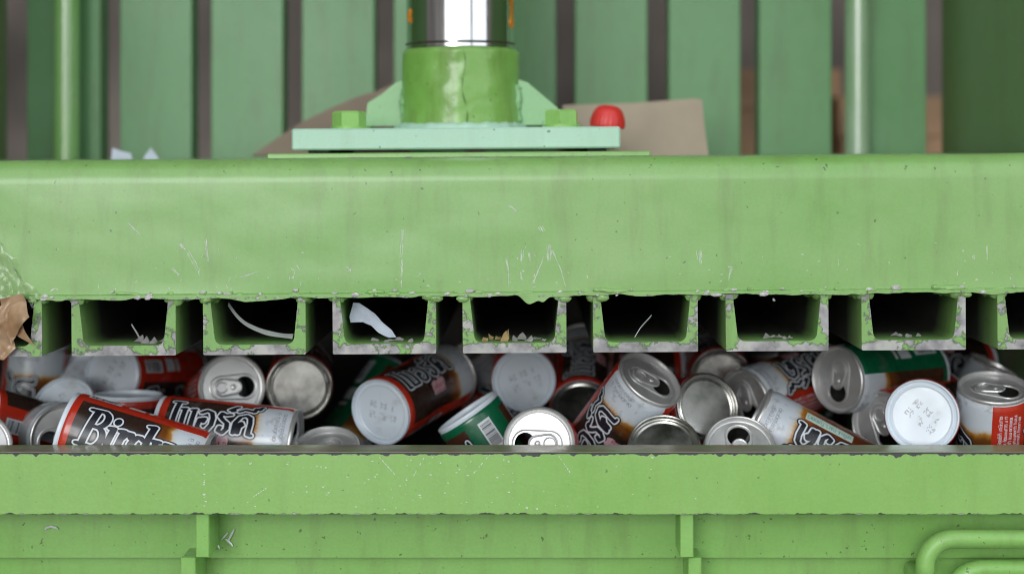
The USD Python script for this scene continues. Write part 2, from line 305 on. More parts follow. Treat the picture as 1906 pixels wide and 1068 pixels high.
# flakes knocked out of the rail's paint
def ribbon(pts, w, y=-.00025):
    ln = LineString(pts).buffer(w / 2, cap_style='flat', quad_segs=2)
    return extrude_y(ln, y, y + .0002) if ln.geom_type == 'Polygon' and ln.area > 0 else None
fl = []
for _ in range(95):
    u = np.clip(R.gauss(760, 210), 380, 1500); v = 850 + 100 * R.random() ** .9
    s = R.uniform(.0003, .0011) * (1.5 if R.random() < .1 else 1)
    a = R.uniform(0, 6.28)
    pg = Polygon([(wx(u) + s * R.uniform(.4, 1) * math.cos(t) * (1.4 if R.random() < .5 else 1), wz(v) + .6 * s * R.uniform(.5, 1) * math.sin(t)) for t in np.linspace(a, a + 5.2, 6)])
    if pg.is_valid: fl.append(extrude_y(pg, -.00022, -.00001))
for (ua, va, ub, vb) in ((706, 850, 742, 890), (912, 845, 880, 882), (1040, 848, 1062, 880), (770, 885, 790, 850), (500, 905, 470, 925)):
    k = 7
    for i in range(k):
        t = i / k
        if R.random() < .75: fl.append(ribbon([(wx(ua + (ub - ua) * t), wz(va + (vb - va) * t)), (wx(ua + (ub - ua) * (t + .09)), wz(va + (vb - va) * (t + .1)))], R.uniform(.0003, .0007)))
obj('paint_flakes', cat(*fl), 'scratch_white', body, kind='stuff')

# ------------------------------------------------------------------ the pressing plate with its ram
plate = thing('press_plate', 'green steel pressing plate with open channel feet hanging from a chrome ram', 'press plate', loc=(wx(953), 0, wz(450)), rot=(0, -0.42, 0), pivot=(0, 0, -wz(450)))
CX = wx(953)
def lx(u, y=0.0): return wx(u, y) - CX
def on_plate(m): m = m.copy(); m.apply_translation([-CX, 0, 0]); return m
BX0, BX1 = XL + .012 - CX, XR - .012 - CX
# beam: rolled channel with rounded shoulder
def beam():
    r, prof = .0165, [(0, ZP)]
    prof += [(0, z) for z in np.linspace(ZP, ZT - r, 16)[1:]]
    prof += [(r - r * math.cos(t), ZT - r + r * math.sin(t)) for t in np.linspace(0, math.pi / 2, 14)[1:]]
    prof += [(y, ZT) for y in np.linspace(r, .415, 6)[1:]] + [(.42, ZT - .005), (.42, ZP), (0, ZP)]
    prof = np.array(prof); xs = np.linspace(BX0, BX1, 260)
    P = np.zeros((len(xs), len(prof), 3)); P[..., 0] = xs[:, None]; P[..., 1] = prof[None, :, 0]; P[..., 2] = prof[None, :, 1]
    q = P * [14., 10., 30.]
    front = (P[..., 1] < .02) & (P[..., 2] > ZP + .001)
    P[..., 1] += np.where(front, (meshkit.fbm(q, 3, 3) - .5) * .0011, 0)
    P[..., 2] += np.where((P[..., 1] < .03) & (P[..., 2] > ZT - .012), (meshkit.fbm(P * [40, 20, 20], 3, 9) - .5) * .0012, 0)
    m = sheet(P[:, ::-1]); caps = []
    return m
obj('beam', beam(), 'beam_paint', plate, smooth=40)
def foot_plate():                  # 5 mm plate on which the feet are welded; its front edge is battered
    xs = np.linspace(BX0, BX1, 700); P = np.zeros((700, 5, 3)); P[..., 0] = xs[:, None]
    jag = (meshkit.fbm(np.stack([xs * 55, xs * 0, xs * 0], 1), 4, 21) - .5) * .0035
    tear = sum(a * np.exp(-((xs - lx(u)) / w) ** 2) for u, a, w in ((985, .0048, .006), (470, .0022, .014), (965, -.001, .004), (1010, .003, .003)))
    zb = ZB - np.clip(jag, -.0012, .002) - tear
    f = -.0012 - .0012 * meshkit.fbm(np.stack([xs * 90, xs * 0, xs * 0 + 5], 1), 3, 5)
    for k, (yy, zz) in enumerate(((np.full(700, .42), np.full(700, ZP)), (np.full(700, .0), np.full(700, ZP + .0003)), (f, np.full(700, ZP - .0006)), (f, zb), (np.full(700, .42), np.full(700, ZB)))):
        P[:, k, 1], P[:, k, 2] = yy, zz
    return sheet(P)
obj('foot_plate', foot_plate(), 'beam_paint', plate, smooth=30)
def weld(p0, p1, r, seed, n=None, sides=8, wob=.45):
    p0, p1 = np.array(p0, float), np.array(p1, float); L = np.linalg.norm(p1 - p0); n = n or max(8, int(L / .0011))
    t = np.linspace(0, 1, n)[:, None]; p = p0 + (p1 - p0) * t
    s = np.stack([t[:, 0] * L * 260, t[:, 0] * 0 + seed, t[:, 0] * 0], 1)
    p = p + (np.stack([meshkit.noise(s, k + seed) for k in range(3)], 1) - .5) * r * .7
    rad = r * (1 - wob / 2 + wob * meshkit.noise(s * 1.3, seed + 9)); rad[[0, -1]] *= .4
    return tube(p, rad, sides)
feet = [(-112, 76), (131, 325), (376, 567), (618, 810), (860, 1053), (1103, 1298), (1350, 1541), (1603, 1797), (1856, 2050)]
for i, (a, b) in enumerate(feet):
    x0, x1 = lx(a), lx(b); zt, zb = ZB + .0, wz(657.); w, h = x1 - x0, zt - zb
    outer = Polygon([(0, 0), (w, 0), (w, h), (0, h)]).buffer(-.0009).buffer(.0009, quad_segs=3)
    inner = Polygon([(.0083, .0068), (w - .0083, .0068), (w - .0052, h * .92), (w - .0052, h + .02), (.0052, h + .02), (.0052, h * .92)]).buffer(-.0055).buffer(.0055, quad_segs=6)
    pr = outer.difference(inner); pr = max(getattr(pr, 'geoms', [pr]), key=lambda g: g.area)
    m = extrude_y(pr, .0004 + .0012 * R.random(), .40); m.apply_translation([x0, 0, zb])
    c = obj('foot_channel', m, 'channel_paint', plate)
    ws = []
    for k, (xw, sgn) in enumerate(((x0, -1), (x0 + .0052, 1), (x1 - .0052, -1), (x1, 1))):
        ws.append(weld((xw, .002, ZB - .0006), (xw + R.uniform(-.001, .001), .09, ZB - .0006), R.uniform(.0026, .0042), i * 11 + k, wob=.6))
    for _ in range(3):              # blobs of weld on the corners
        s = trimesh.creation.icosphere(2, R.uniform(.0018, .0036)); s.vertices += (meshkit.noise(s.vertices * 700, i)[:, None] - .5) * .001
        s.apply_scale([1.3, .6, .8]); s.apply_translation([R.choice([x0 + .002, x1 - .002, x0 + .004, x1 - .004]) + R.uniform(-.003, .003), .0005, ZB + R.uniform(-.002, .0035)]); ws.append(s)
    for w_ in ws: obj('weld_bead', w_, 'beam_paint', c, smooth=60)
wl = []
for k in range(26):
    u = R.uniform(60, 1900); L = R.uniform(.004, .022)
    wl.append(weld((lx(u), -.0006, ZP + R.uniform(-.0012, .001)), (lx(u) + L, -.0006, ZP + R.uniform(-.0012, .001)), R.uniform(.0008, .0017), k + 70, wob=.9))
for w_ in wl: obj('edge_weld', w_, 'beam_paint', plate, smooth=60)
# bare metal burrs along the battered lower edge
br = []
for k in range(46):
    u = R.uniform(70, 1900); s = trimesh.creation.icosphere(2, R.uniform(.0006, .0017)); s.vertices += (meshkit.noise(s.vertices * 1500, k)[:, None] - .5) * .0009
    s.apply_scale([R.uniform(.8, 2.6), .5, .8]); s.apply_translation([lx(u), -.0018, ZP + R.uniform(-.003, .0025)]); br.append(s)
obj('metal_burrs', cat(*br), 'bare_primer', plate, smooth=60, kind='stuff')
# scratches on the beam face: bundles of hair lines that follow its surface
sc = []
def face_y(x, z):
    return (meshkit.fbm(np.stack([x * 14., x * 0, z * 30.], 1), 3, 3) - .5) * .0011
def scr(pts, w):
    P0 = np.array([(lx(u), wz(v)) for u, v in pts]); n_ = max(1, int(round(w / .00017)))
    d = P0[-1] - P0[0]; L = np.linalg.norm(d) + 1e-9; nn = np.array([-d[1], d[0]]) / L
    for k in range(n_):
        t0, t1 = sorted((R.random() ** 2, 1 - R.random() ** 2)) if n_ > 1 else (0, 1)
        if t1 - t0 < .15: t0, t1 = 0, .6
        m_ = max(6, int(L * (t1 - t0) / .0007)); t = np.linspace(t0, t1, m_); kk = np.linspace(0, 1, len(P0))
        C = np.stack([np.interp(t, kk, P0[:, 0]), np.interp(t, kk, P0[:, 1])], 1) + nn * R.gauss(0, w * .45)
        C += nn * ((meshkit.noise(np.stack([t * L * 350, t * 0 + R.random() * 99, t * 0], 1), 2) - .5) * .0006)[:, None]
        h = .00036 * (.25 + meshkit.noise(np.stack([t * L * 500, t * 0 + R.random() * 99, t * 0], 1), 4)) * np.sin(np.pi * (np.arange(m_) + .4) / m_) ** .5 / 2
        S = np.stack([C + nn * h[:, None], C - nn * h[:, None]], 1)
        X, Z = S[..., 0].ravel(), S[..., 1].ravel()
        sc.append(sheet(np.stack([X, face_y(X, Z) - .00012, Z], 1).reshape(S.shape[0], 2, 3)))
for pts, w in (([(752, 425), (750, 455), (747, 480)], .0011), ([(748, 480), (747, 515)], .0008), ([(747, 518), (746, 533)], .0009), ([(238, 408), (262, 434)], .0009), ([(334, 450), (345, 462)], .0016),
               ([(348, 462), (362, 485), (372, 503)], .0011), ([(384, 440), (386, 470), (388, 485)], .0010), ([(1004, 422), (1010, 432)], .0016), ([(1020, 455), (1023, 490)], .0018), ([(1028, 465), (1044, 505), (1052, 535)], .0006),
               ([(1016, 468), (1003, 500), (990, 530)], .0006), ([(972, 465), (970, 490)], .0012), ([(985, 470), (987, 495)], .0007), ([(941, 480), (946, 510), (945, 535)], .0009), ([(970, 505), (970, 522)], .0011),
               ([(948, 383), (962, 393)], .0010), ([(1301, 468), (1304, 495)], .0016), ([(1362, 498), (1357, 525)], .0009), ([(318, 495), (333, 508)], .0010), ([(446, 512), (486, 500)], .0008), ([(540, 495), (546, 500), (552, 490), (560, 505)], .0007),
               ([(1838, 460), (1836, 490)], .0009), ([(1810, 480), (1812, 490)], .0011), ([(92, 535), (105, 528)], .0008), ([(186, 540), (184, 552)], .0014), ([(650, 497), (652, 506)], .0012), ([(545, 520), (549, 500)], .0005)):
    scr(pts, w)
for _ in range(40):
    u, v = R.choice([R.gauss(400, 70), R.gauss(1000, 60), R.uniform(30, 1880), R.gauss(1800, 60)]), R.uniform(455, 542)
    d, a = R.uniform(3, 14), R.gauss(1.4, .5)
    scr([(u, v), (u + d * math.cos(a) * .5, v + d * math.sin(a))], R.uniform(.0002, .0006))
for _ in range(45):                 # short pale flecks low on the beam face
    u, v = R.uniform(0, 1900), R.gauss(505, 24)
    scr([(u, v), (u + R.uniform(2, 7), v + R.uniform(-2, 2))], R.uniform(.0003, .0008))
obj('paint_scratches', cat(*sc), 'scratch_white', plate, kind='stuff')
# base plate, flange, collar, gussets, bolts, ram
yF = .10
obj('base_plate', bevel_box(lx(498, .05), lx(1212, .05), .05, .37, ZT - .0004, wz(283, .05), .0008), 'beam_paint', plate)
zf0, zf1 = wz(277, yF), wz(237, yF)
obj('flange', bevel_box(lx(544, yF), lx(1156, yF), yF, .305, zf0, zf1, .0012), 'mint_paint', plate)
sp = [box(lx(a, .12), lx(b, .12), .12, .29, wz(283, .05) - .0002, zf0 + .0002) for a, b in ((575, 615), (1095, 1130))]
obj('flange_spacer', sp[0], 'dark_metal', plate); obj('flange_spacer', sp[1], 'dark_metal', plate)
yc = .205; xc = lx(859, yc); rc = (wx(968, yc) - wx(750, yc)) / 2; rr = (wx(961, yc) - wx(761, yc)) / 2
zc1 = wz(84, yc - rc)
def collar():
    prof = [(0, zc1), (rc - .006, zc1), (rc - .003, zc1 - .0006), (rc - .0008, zc1 - .003)] + [(rc - .0008 + .0028 * t ** 2, zc1 - .003 - (zc1 - .003 - zf1) * t) for t in np.linspace(0, 1, 30)[1:]]
    m = lathe(prof[::-1], 96); v = m.vertices; n = v.copy(); n[:, 2] = 0; n /= np.linalg.norm(n, axis=1, keepdims=True) + 1e-9
    m.vertices = v + n * ((meshkit.fbm(v * np.array([70, 70, 45]), 3, 4) - .5) * .0042)[:, None]; m.apply_translation([xc, yc, 0]); return m
obj('collar', collar(), 'collar_paint', plate, smooth=40)
obj('oil_ring', lathe([(rr, zc1 - .0005), (rc - .004, zc1 - .0005), (rc - .0045, zc1 + .0016), (rr + .0010, zc1 + .0042), (rr - .0005, zc1 + .0046)], 72).apply_translation([xc, yc, 0]), 'oil_dirt', plate, smooth=40)
obj('ram_rod', lathe([(rr - .001, zc1 - .0005), (rr, zc1), (rr, 1.515)], 128).apply_translation([xc, yc, 0]), 'chrome', plate, smooth=40)
seam = [(xc + .004 + .0016 * math.sin(t * 9) + .002 * t, yc - rc - .0006 - .0012 * t, zc1 - .002 - t * (zc1 - zf1 - .006)) for t in np.linspace(0, 1, 26)]
obj('paint_run', tube(seam, -.0001 + .0007 * meshkit.noise(np.linspace(0, 9, 26)[:, None] * [1, 0, 0], 6), 6), 'old_drip', plate, smooth=50)
# orange patches lying on the rod
def rod_patch(a0, a1, z0, z1, seed):
    g = np.linspace(a0, a1, 12); zz = np.linspace(z0, z1, 12)
    P = np.array([[[xc + (rr + .0002) * math.sin(a + .12 * (R.random() - .5)), yc - (rr + .0002) * math.cos(a), z + .004 * (meshkit.noise(np.array([[a * 9, z * 300, seed]]))[0] - .5)] for z in zz] for a in g]); return sheet(P)
obj('orange_patch', rod_patch(-1.22, -1.02, wz(38, .17), wz(14, .17), 1), 'ram_orange', plate, smooth=40)
obj('orange_patch', rod_patch(1.18, 1.5, wz(52, .19), wz(-20, .19), 2), 'ram_orange', plate, smooth=40)
# weld round the foot of the collar
ang = np.linspace(0, 2 * math.pi, 120, endpoint=False)
wr = np.stack([xc + (rc + .002) * np.cos(ang), yc + (rc + .002) * np.sin(ang), np.full(120, zf1 + .0006)], 1)
s = np.stack([np.cos(ang) * 9, np.sin(ang) * 9, ang * 0], 1)
obj('weld_ring', tube(wr, .0030 + .003 * meshkit.fbm(s * 2, 3, 8), 10, closed=True), 'mint_paint', plate, smooth=60)
for sg, pts in ((-1, [(752, 148), (738, 153), (712, 174), (686, 190), (680, 233), (752, 233)]), (1, [(966, 148), (984, 154), (1012, 178), (1040, 202), (1042, 233), (966, 233)])):
    pl = Polygon([(lx(u, .195), wz(v, .195)) for u, v in pts]); pl = pl.buffer(-.0012).buffer(.0012)
    obj('gusset', extrude_y(pl, .195, .215), 'gusset_paint', plate)
    w1 = weld((lx(pts[0][0] + sg * -2, .192), .193, wz(160, .195)), (lx(pts[0][0] - sg * 2, .192), .193, wz(228, .195)), .0035, 40 + sg)
    obj('weld_bead', w1, 'gusset_paint', plate, smooth=60)
for ua, ub, y, rot in ((620, 683, .125, .18), (1013, 1080, .125, .42), (640, 700, .275, .3), (1000, 1060, .275, .1)):
    x = lx((ua + ub) / 2, y); r = (wx(ub, y) - wx(ua, y)) / 2
    hx = trimesh.convex.convex_hull(np.array([[q_ * r * math.cos(a_), q_ * r * math.sin(a_), z_] for z_, q_ in ((-.0056, 1), (.0042, 1), (.0058, .86)) for a_ in np.arange(6) * math.pi / 3])); hx.apply_transform(trimesh.transformations.rotation_matrix(rot, [0, 0, 1])); hx.apply_translation([x, y, zf1 + .0077])
    wa = trimesh.creation.cylinder(r * 1.08, .0022, sections=32); wa.apply_translation([x, y, zf1 + .0011])
    b = obj('bolt_head', hx, 'panel_paint', plate); obj('washer', wa, 'panel_paint', b)

# ------------------------------------------------------------------ scraps lying on and in the press
def poly_px(pts, y): return Polygon([(wx(u, y), wz(v, y)) for u, v in pts])
yb = .33
m = crumple(poly_px([(468, 291), (500, 268), (560, 228), (610, 203), (660, 181), (700, 168), (738, 152), (760, 150), (760, 291)], yb), yb, .006, 14, 3, .01, lean=.25)
obj('cardboard_piece', thick(m, .003), 'cardboard', label='brown cardboard piece with sloping torn edge behind the flange, beside the ram', cat='cardboard')
m = crumple(poly_px([(1048, 291), (1048, 196), (1180, 192), (1296, 183), (1309, 186), (1313, 235), (1320, 291)], yb - .02), yb - .02, .004, 10, 5, .01, lean=.15)
obj('cardboard_piece', thick(m, .003), 'cardboard_grey', label='flat grey-brown cardboard rectangle standing behind the red cap', cat='cardboard')
y = .20; rcap = (wx(1163, y) - wx(1098, y)) / 2
def cap():
    prof = [(rcap * .97, 0), (rcap, .0015), (rcap * .98, .0060), (rcap * .90, .0105), (rcap * .77, .0143), (rcap * .55, .0168), (rcap * .2, .0178), (0, .0179)]
    m = lathe(prof, 90); v = m.vertices; a = np.arctan2(v[:, 1], v[:, 0]); k = np.where(v[:, 2] < .009, 1 + .022 * np.sign(np.sin(a * 30)), 1); v = v * np.stack([k, k, np.ones_like(k)], 1)
    m.vertices = v; m.apply_transform(trimesh.transformations.rotation_matrix(.10, [0, 1, 0])); m.apply_translation([wx(1130, y), y, wz(237, .10) - SLOPE * wx(1130, y) + .0012]); return m
obj('bottle_cap', cap(), 'red_plastic', smooth=35, label='domed red plastic cap sitting on the right edge of the flange', cat='cap')
yp = .30
for k, (pts, lab) in enumerate((([(208, 303), (211, 275), (228, 281), (244, 285), (249, 303)], 'small torn white paper tip nearest the left guide rod'), ([(265, 303), (271, 288), (281, 275), (290, 287), (300, 303)], 'small pointed white paper tip to the right of another paper tip'))):
    obj('paper_scrap', thick(crumple(poly_px(pts, yp), yp, .004, 40, 11 + k, .004), .0006), 'white_paper', smooth=50, label=lab, cat='paper')
# scraps inside the foot channels
def strip(pts, w, t, name, m, lab, c):
    P = np.array([W(u, v, y) for u, v, y in pts]); tt = np.linspace(0, 1, 24); k = np.linspace(0, 1, len(P))
    C = np.stack([np.interp(tt, k, P[:, i]) for i in range(3)], 1)
    for _ in range(4): C[1:-1] = (C[:-2] + C[1:-1] * 2 + C[2:]) / 4
    n = np.array([.25, -.55, .8]); ww = w * (.75 + .5 * meshkit.noise(np.stack([tt * 6, tt * 0, tt * 0], 1), 3))
    S = np.stack([C - n * ww[:, None] / 2, C, C + n * ww[:, None] / 2], 1); S[:, 1, 1] += t
    obj(name, thick(sheet(S), .0004), m, smooth=60, label=lab, cat=c)
yy = .018
obj('paper_scrap', thick(crumple(poly_px([(653, 566), (664, 567), (698, 587), (712, 600), (730, 615), (737, 628), (724, 628), (706, 618), (692, 606), (675, 600), (652, 601), (649, 590)], yy), yy, .005, 60, 17, .0025, lean=.3), .0005), 'white_paper', smooth=50,
    label='curled white paper scrap in the foot channel left of the ram', cat='paper')
strip([(425, 566, .03), (440, 588, .026), (458, 604, .024), (490, 618, .022), (520, 624, .02), (545, 626, .02)], .0035, .0004, 'plastic_strip', 'clear_strip', 'long curved clear plastic strip in a foot channel above the tab can', 'plastic strip')
strip([(1180, 630, .03), (1192, 610, .03), (1212, 588, .03)], .0016, .0002, 'plastic_strip', 'clear_strip', 'thin straight clear sliver in the foot channel right of the ram', 'plastic strip')
strip([(245, 604, .03), (255, 620, .028), (262, 634, .024)], .0016, .0002, 'plastic_strip', 'clear_strip', 'tiny grey sliver in the second foot channel from the left', 'plastic strip')
def debris(name, u0, u1, y, m, seed, lab, c, h=.006):
    rr_ = random.Random(seed); ms = []
    zfl = wz(657.) + .0069
    for k in range(5):
        u = u0 + (u1 - u0) * (k + .5) / 5 + rr_.uniform(-6, 6); yy_ = y + rr_.uniform(-.006, .012)
        zfl2 = zfl - SLOPE * (wx(u) - CX)
        L = rr_.uniform(.003, .008); a = rr_.uniform(-.5, .5)
        pg = Polygon([(-L / 2, 0), (-L * .2, h * rr_.uniform(.2, .5)), (L * .1, h * rr_.uniform(.1, .8)), (L / 2, h * .15), (L * .3, -.0004)])
        q_ = crumple(pg, 0, .003, 160, seed + k, .0015, lean=1.1); q_.apply_transform(trimesh.transformations.rotation_matrix(a, [0, 0, 1])); q_.apply_translation([wx(u, yy_), yy_, zfl2 + .0004]); ms.append(thick(q_, .0003))
    obj(name, cat(*ms), m, smooth=50, label=lab, cat=c, kind='stuff')
debris('dry_leaf_crumbs', 905, 950, .014, 'dry_leaf', 31, 'tan dry leaf crumbs on the floor of the middle foot channel', 'leaf crumbs', .009)
debris('grey_crumbs', 960, 1010, .012, 'grey_scrap', 32, 'grey shreds beside leaf crumbs in the middle foot channel', 'shreds')
debris('grey_crumbs', 250, 300, .012, 'grey_scrap', 33, 'grey fluff in the lower corner of the second foot channel from the left', 'shreds')
debris('grey_crumbs', 690, 770, .010, 'grey_scrap', 34, 'grey shreds under the curled white paper scrap', 'shreds', .004)
debris('grey_crumbs', 1425, 1475, .012, 'grey_scrap', 35, 'grey crumbs in the foot channel third from the right edge', 'shreds', .004)
debris('grey_crumbs', 1665, 1720, .014, 'grey_scrap', 36, 'pale crumbs in the foot channel second from the right edge', 'shreds', .003)
# torn tape and film hanging at the left end of the beam
tp = crumple(poly_px([(-60, 560), (12, 566), (45, 590), (70, 640), (30, 615), (34, 645), (10, 668), (-60, 668)], -.004), -.006, .010, 45, 23, .002)
obj('packing_tape', thick(tp, .0003), 'brown_tape', smooth=35, label='crumpled brown packing tape stuck over the leftmost foot channel', cat='tape')
tp = crumple(poly_px([(2, 556), (40, 548), (60, 588), (38, 612), (22, 640), (8, 600)], -.006), -.009, .009, 50, 29, .002)
obj('packing_tape', thick(tp, .0003), 'brown_tape', smooth=35, label='small folded flap of brown tape under the clear film', cat='tape')
fm = crumple(poly_px([(-60, 436), (-8, 440), (8, 468), (30, 486), (36, 520), (58, 532), (74, 548), (60, 575), (34, 582), (20, 592), (-60, 600)], -.004), -.0025, .0026, 85, 41, .0018)
obj('plastic_film', thick(fm, .0002), 'clear_film', smooth=35, label='crinkled clear plastic film stuck to the left end of the beam', cat='plastic film')
# swarf stuck on the recessed panel
for pts, lab in (([(83, 985), (90, 979), (100, 979), (108, 984)], 'curved bright metal sliver on the panel at far left'), ([(436, 984), (428, 1000), (424, 1008)], 'long bright metal sliver beside the left panel rib'),
                 ([(424, 991), (412, 1004)], 'short bright metal sliver crossing below another'), ([(420, 1003), (428, 1008), (433, 1016)], 'bent bright metal sliver lowest of three'), ([(403, 1010), (409, 1021)], 'thin bright metal sliver nearest the left panel rib')):
    P = [W(u, v, P1 - .002) for u, v in pts]; C = np.array([P[0]] + [(P[i] + P[i + 1]) / 2 for i in range(len(P) - 1)] + [P[-1]])
    obj('metal_sliver', tube(C, [.0004] + [.0008] * (len(C) - 2) + [.0003], 6), 'steel_flake', smooth=40, label=lab, cat='metal sliver')
# boxes behind the grille
def carton(u0, u1, v0, v1, y, depth, m, lab):
    x0, x1, z0, z1 = wx(u0, y), wx(u1, y), wz(v1, y), wz(v0, y); t = thing('carton', lab, 'box', loc=((x0 + x1) / 2, y, z0))
    w, h = (x1 - x0) / 2, z1 - z0
    obj('box_body', bevel_box(-w, w, 0, depth, 0, h, .003), m, t); obj('lid_flap', bevel_box(-w - .004, w + .004, -.004, depth + .004, h - .05, h + .004, .002), m, t)
carton(1290, 1560, 135, 700, 1.05, .35, 'crate_board', 'tan box seen through the slat gap right of the cardboard rectangle')
carton(1565, 1900, 185, 700, 1.0, .35, 'crate_board', 'tan box seen through the slat gap beside the dark side wall')

# ------------------------------------------------------------------ the crushed-can bin: coffee cans, 53 mm across and 104 mm tall
RC, HC = .0265, .104
def can_label(name, ring, dark, mid, light, panel=120.):
    """Printed sheet round the can: two picture panels that run from dark coffee to cream, and two plain colour strips. u runs round the can, v from bottom to top."""
    n = {'uv': ('uvmap', {'attribute': 'st'}), 'x': ('separate_xyz', {}),
         'm': ('mapping', {'scale': (14., 5., 1.)}), 'n': ('noise_texture', {'scale': 1., 'detail': 4., 'roughness': .55}),
         'v': ('math', {'math_type': 'multiply_add', 'value2': .11}), 'v0': ('math', {'math_type': 'subtract', 'value2': .055}),
         'r': ('rgb_ramp', {'ramp': [(0, dark), (.59, dark), (.67, mid), (.70, mid), (.735, light), (.755, (.58, .55, .48)), (.785, (.60, .655, .71)), (1, (.60, .655, .71))]}),
         'p0': ('math', {'math_type': 'multiply_add', 'value2': 2., 'value3': 2 - (71 - panel / 2) / 180}), 'p1': ('math', {'math_type': 'fraction'}), 'p2': ('math', {'math_type': 'greater_than', 'value2': panel / 180}),
         'c1': ('mix', {'color2': ring}), 'b1': ('math', {'math_type': 'less_than', 'value2': .088}), 'c2': ('mix', {'color2': ring}),
         'b2': ('math', {'math_type': 'greater_than', 'value2': .962}), 'c3': ('mix', {'color2': (.60, .61, .62)}), 'b3': ('math', {'math_type': 'less_than', 'value2': .034}), 'c4': ('mix', {'color2': (.62, .68, .74)}),
         'oc': ('texture_coordinate', {}), 'ns': ('noise_texture', {'scale': 55., 'detail': 5., 'roughness': .7}), 'rs': ('map_range', {'from_min': .58, 'from_max': .70, 'to_max': .55, 'clamp': True}), 'c5': ('mix', {'color2': (.14, .12, .10)}),
         'gm': ('geometry', {}), 'c6': ('mix', {'color2': (.05, .05, .045)}), 'n9': ('noise_texture', {'scale': 90., 'detail': 3.}), 'rr': ('map_range', {'from_min': .3, 'from_max': .7, 'to_min': .17, 'to_max': .36}),
         'b': ('bump', {'strength': .12, 'distance': .0004}), 'p': ('principled_bsdf', {'specular_ior_level': .6, 'coat_weight': .25, 'coat_roughness': .12})}
    l = [('uv.UV', 'x.vector'), ('uv.UV', 'm.vector'), ('m.vector', 'n.vector'), ('n.fac', 'v.value1'), ('x.y', 'v.value3'), ('v.value', 'v0.value1'), ('v0.value', 'r.fac'),
         ('x.x', 'p0.value1'), ('p0.value', 'p1.value1'), ('p1.value', 'p2.value1'), ('r.color', 'c1.color1'), ('p2.value', 'c1.fac'),
         ('x.y', 'b1.value1'), ('c1.color', 'c2.color1'), ('b1.value', 'c2.fac'), ('x.y', 'b2.value1'), ('c2.color', 'c3.color1'), ('b2.value', 'c3.fac'), ('x.y', 'b3.value1'), ('c3.color', 'c4.color1'), ('b3.value', 'c4.fac'),
         ('oc.object', 'ns.vector'), ('ns.fac', 'rs.value'), ('rs.result', 'c5.fac'), ('c4.color', 'c5.color1'), ('gm.backfacing', 'c6.fac'), ('c5.color', 'c6.color1'), ('c6.color', 'p.base_color'),
         ('oc.object', 'n9.vector'), ('n9.fac', 'rr.value'), ('rr.result', 'p.roughness'), ('n9.fac', 'b.height'), ('b.normal', 'p.normal')]
    mat(name, n, l)
RED, GREEN = (.50, .032, .014), (.005, .115, .048)
can_label('label_red', RED, (.028, .015, .011), (.15, .048, .009), (.42, .18, .025))
can_label('label_green', GREEN, (.060, .022, .013), (.15, .05, .011), (.42, .20, .04), panel=108.)
can_label('label_caramel', (.14, .038, .012), (.13, .034, .011), (.30, .085, .011), (.46, .20, .02))
def metal(name, col, rough, bump, met=1.):
    mat(name, {'g': ('geometry', {}), 'n': ('noise_texture', {'scale': 70., 'detail': 4.}), 'n2': ('noise_texture', {'scale': 38., 'detail': 1.}), 'r': ('rgb_ramp', {'ramp': [(.3, tuple(np.array(col) * .92)), (.7, col)]}),
        'rr': ('map_range', {'from_min': .3, 'from_max': .7, 'to_min': rough - .07, 'to_max': rough + .09}), 'b': ('bump', {'strength': bump, 'distance': .001}), 'p': ('principled_bsdf', {'metallic': met})},
        [('g.position', 'n.vector'), ('g.position', 'n2.vector'), ('n.fac', 'r.fac'), ('r.color', 'p.base_color'), ('n.fac', 'rr.value'), ('rr.result', 'p.roughness'), ('n2.fac', 'b.height'), ('b.normal', 'p.normal')])
metal('can_aluminium', (.72, .72, .71), .38, .30, .72)
metal('can_steel', (.58, .575, .54), .27, .30)
mat('white_enamel', {'g': ('geometry', {}), 'n': ('noise_texture', {'scale': 42., 'detail': 6., 'roughness': .65}), 'r': ('rgb_ramp', {'ramp': [(.30, (.73, .80, .87)), (.58, (.70, .77, .84)), (.68, (.58, .62, .65)), (.76, (.40, .38, .33))]}),
    'm': ('mapping', {'rotation': (.3, .6, .9), 'scale': (700., 22., 22.)}), 'n2': ('noise_texture', {'scale': 1., 'detail': 3.}), 'r2': ('map_range', {'from_min': .70, 'from_max': .76, 'to_max': .45, 'clamp': True}), 'c': ('mix', {'color2': (.34, .35, .36)}),
    'rr': ('map_range', {'from_min': .3, 'from_max': .7, 'to_min': .2, 'to_max': .42}), 'p': ('principled_bsdf', {})},
    [('g.position', 'n.vector'), ('n.fac', 'r.fac'), ('g.position', 'm.vector'), ('m.vector', 'n2.vector'), ('n2.fac', 'r2.value'), ('r2.result', 'c.fac'), ('r.color', 'c.color1'), ('c.color', 'p.base_color'), ('n.fac', 'rr.value'), ('rr.result', 'p.roughness')])
plain('print_white', (.66, .70, .74), .35, scale=200, var=.04)
plain('print_black', (.012, .013, .02), .3, scale=200, var=.1)
plain('print_pink', (.62, .38, .42), .4, scale=900, var=.25)
plain('print_maroon', (.30, .03, .05), .4, scale=400, var=.2)
plain('print_mint', (.52, .66, .58), .4, scale=900, var=.2)
plain('print_teal', (.16, .36, .34), .4, scale=900, var=.2)
plain('print_grey', (.33, .34, .38), .45, scale=900, var=.3)

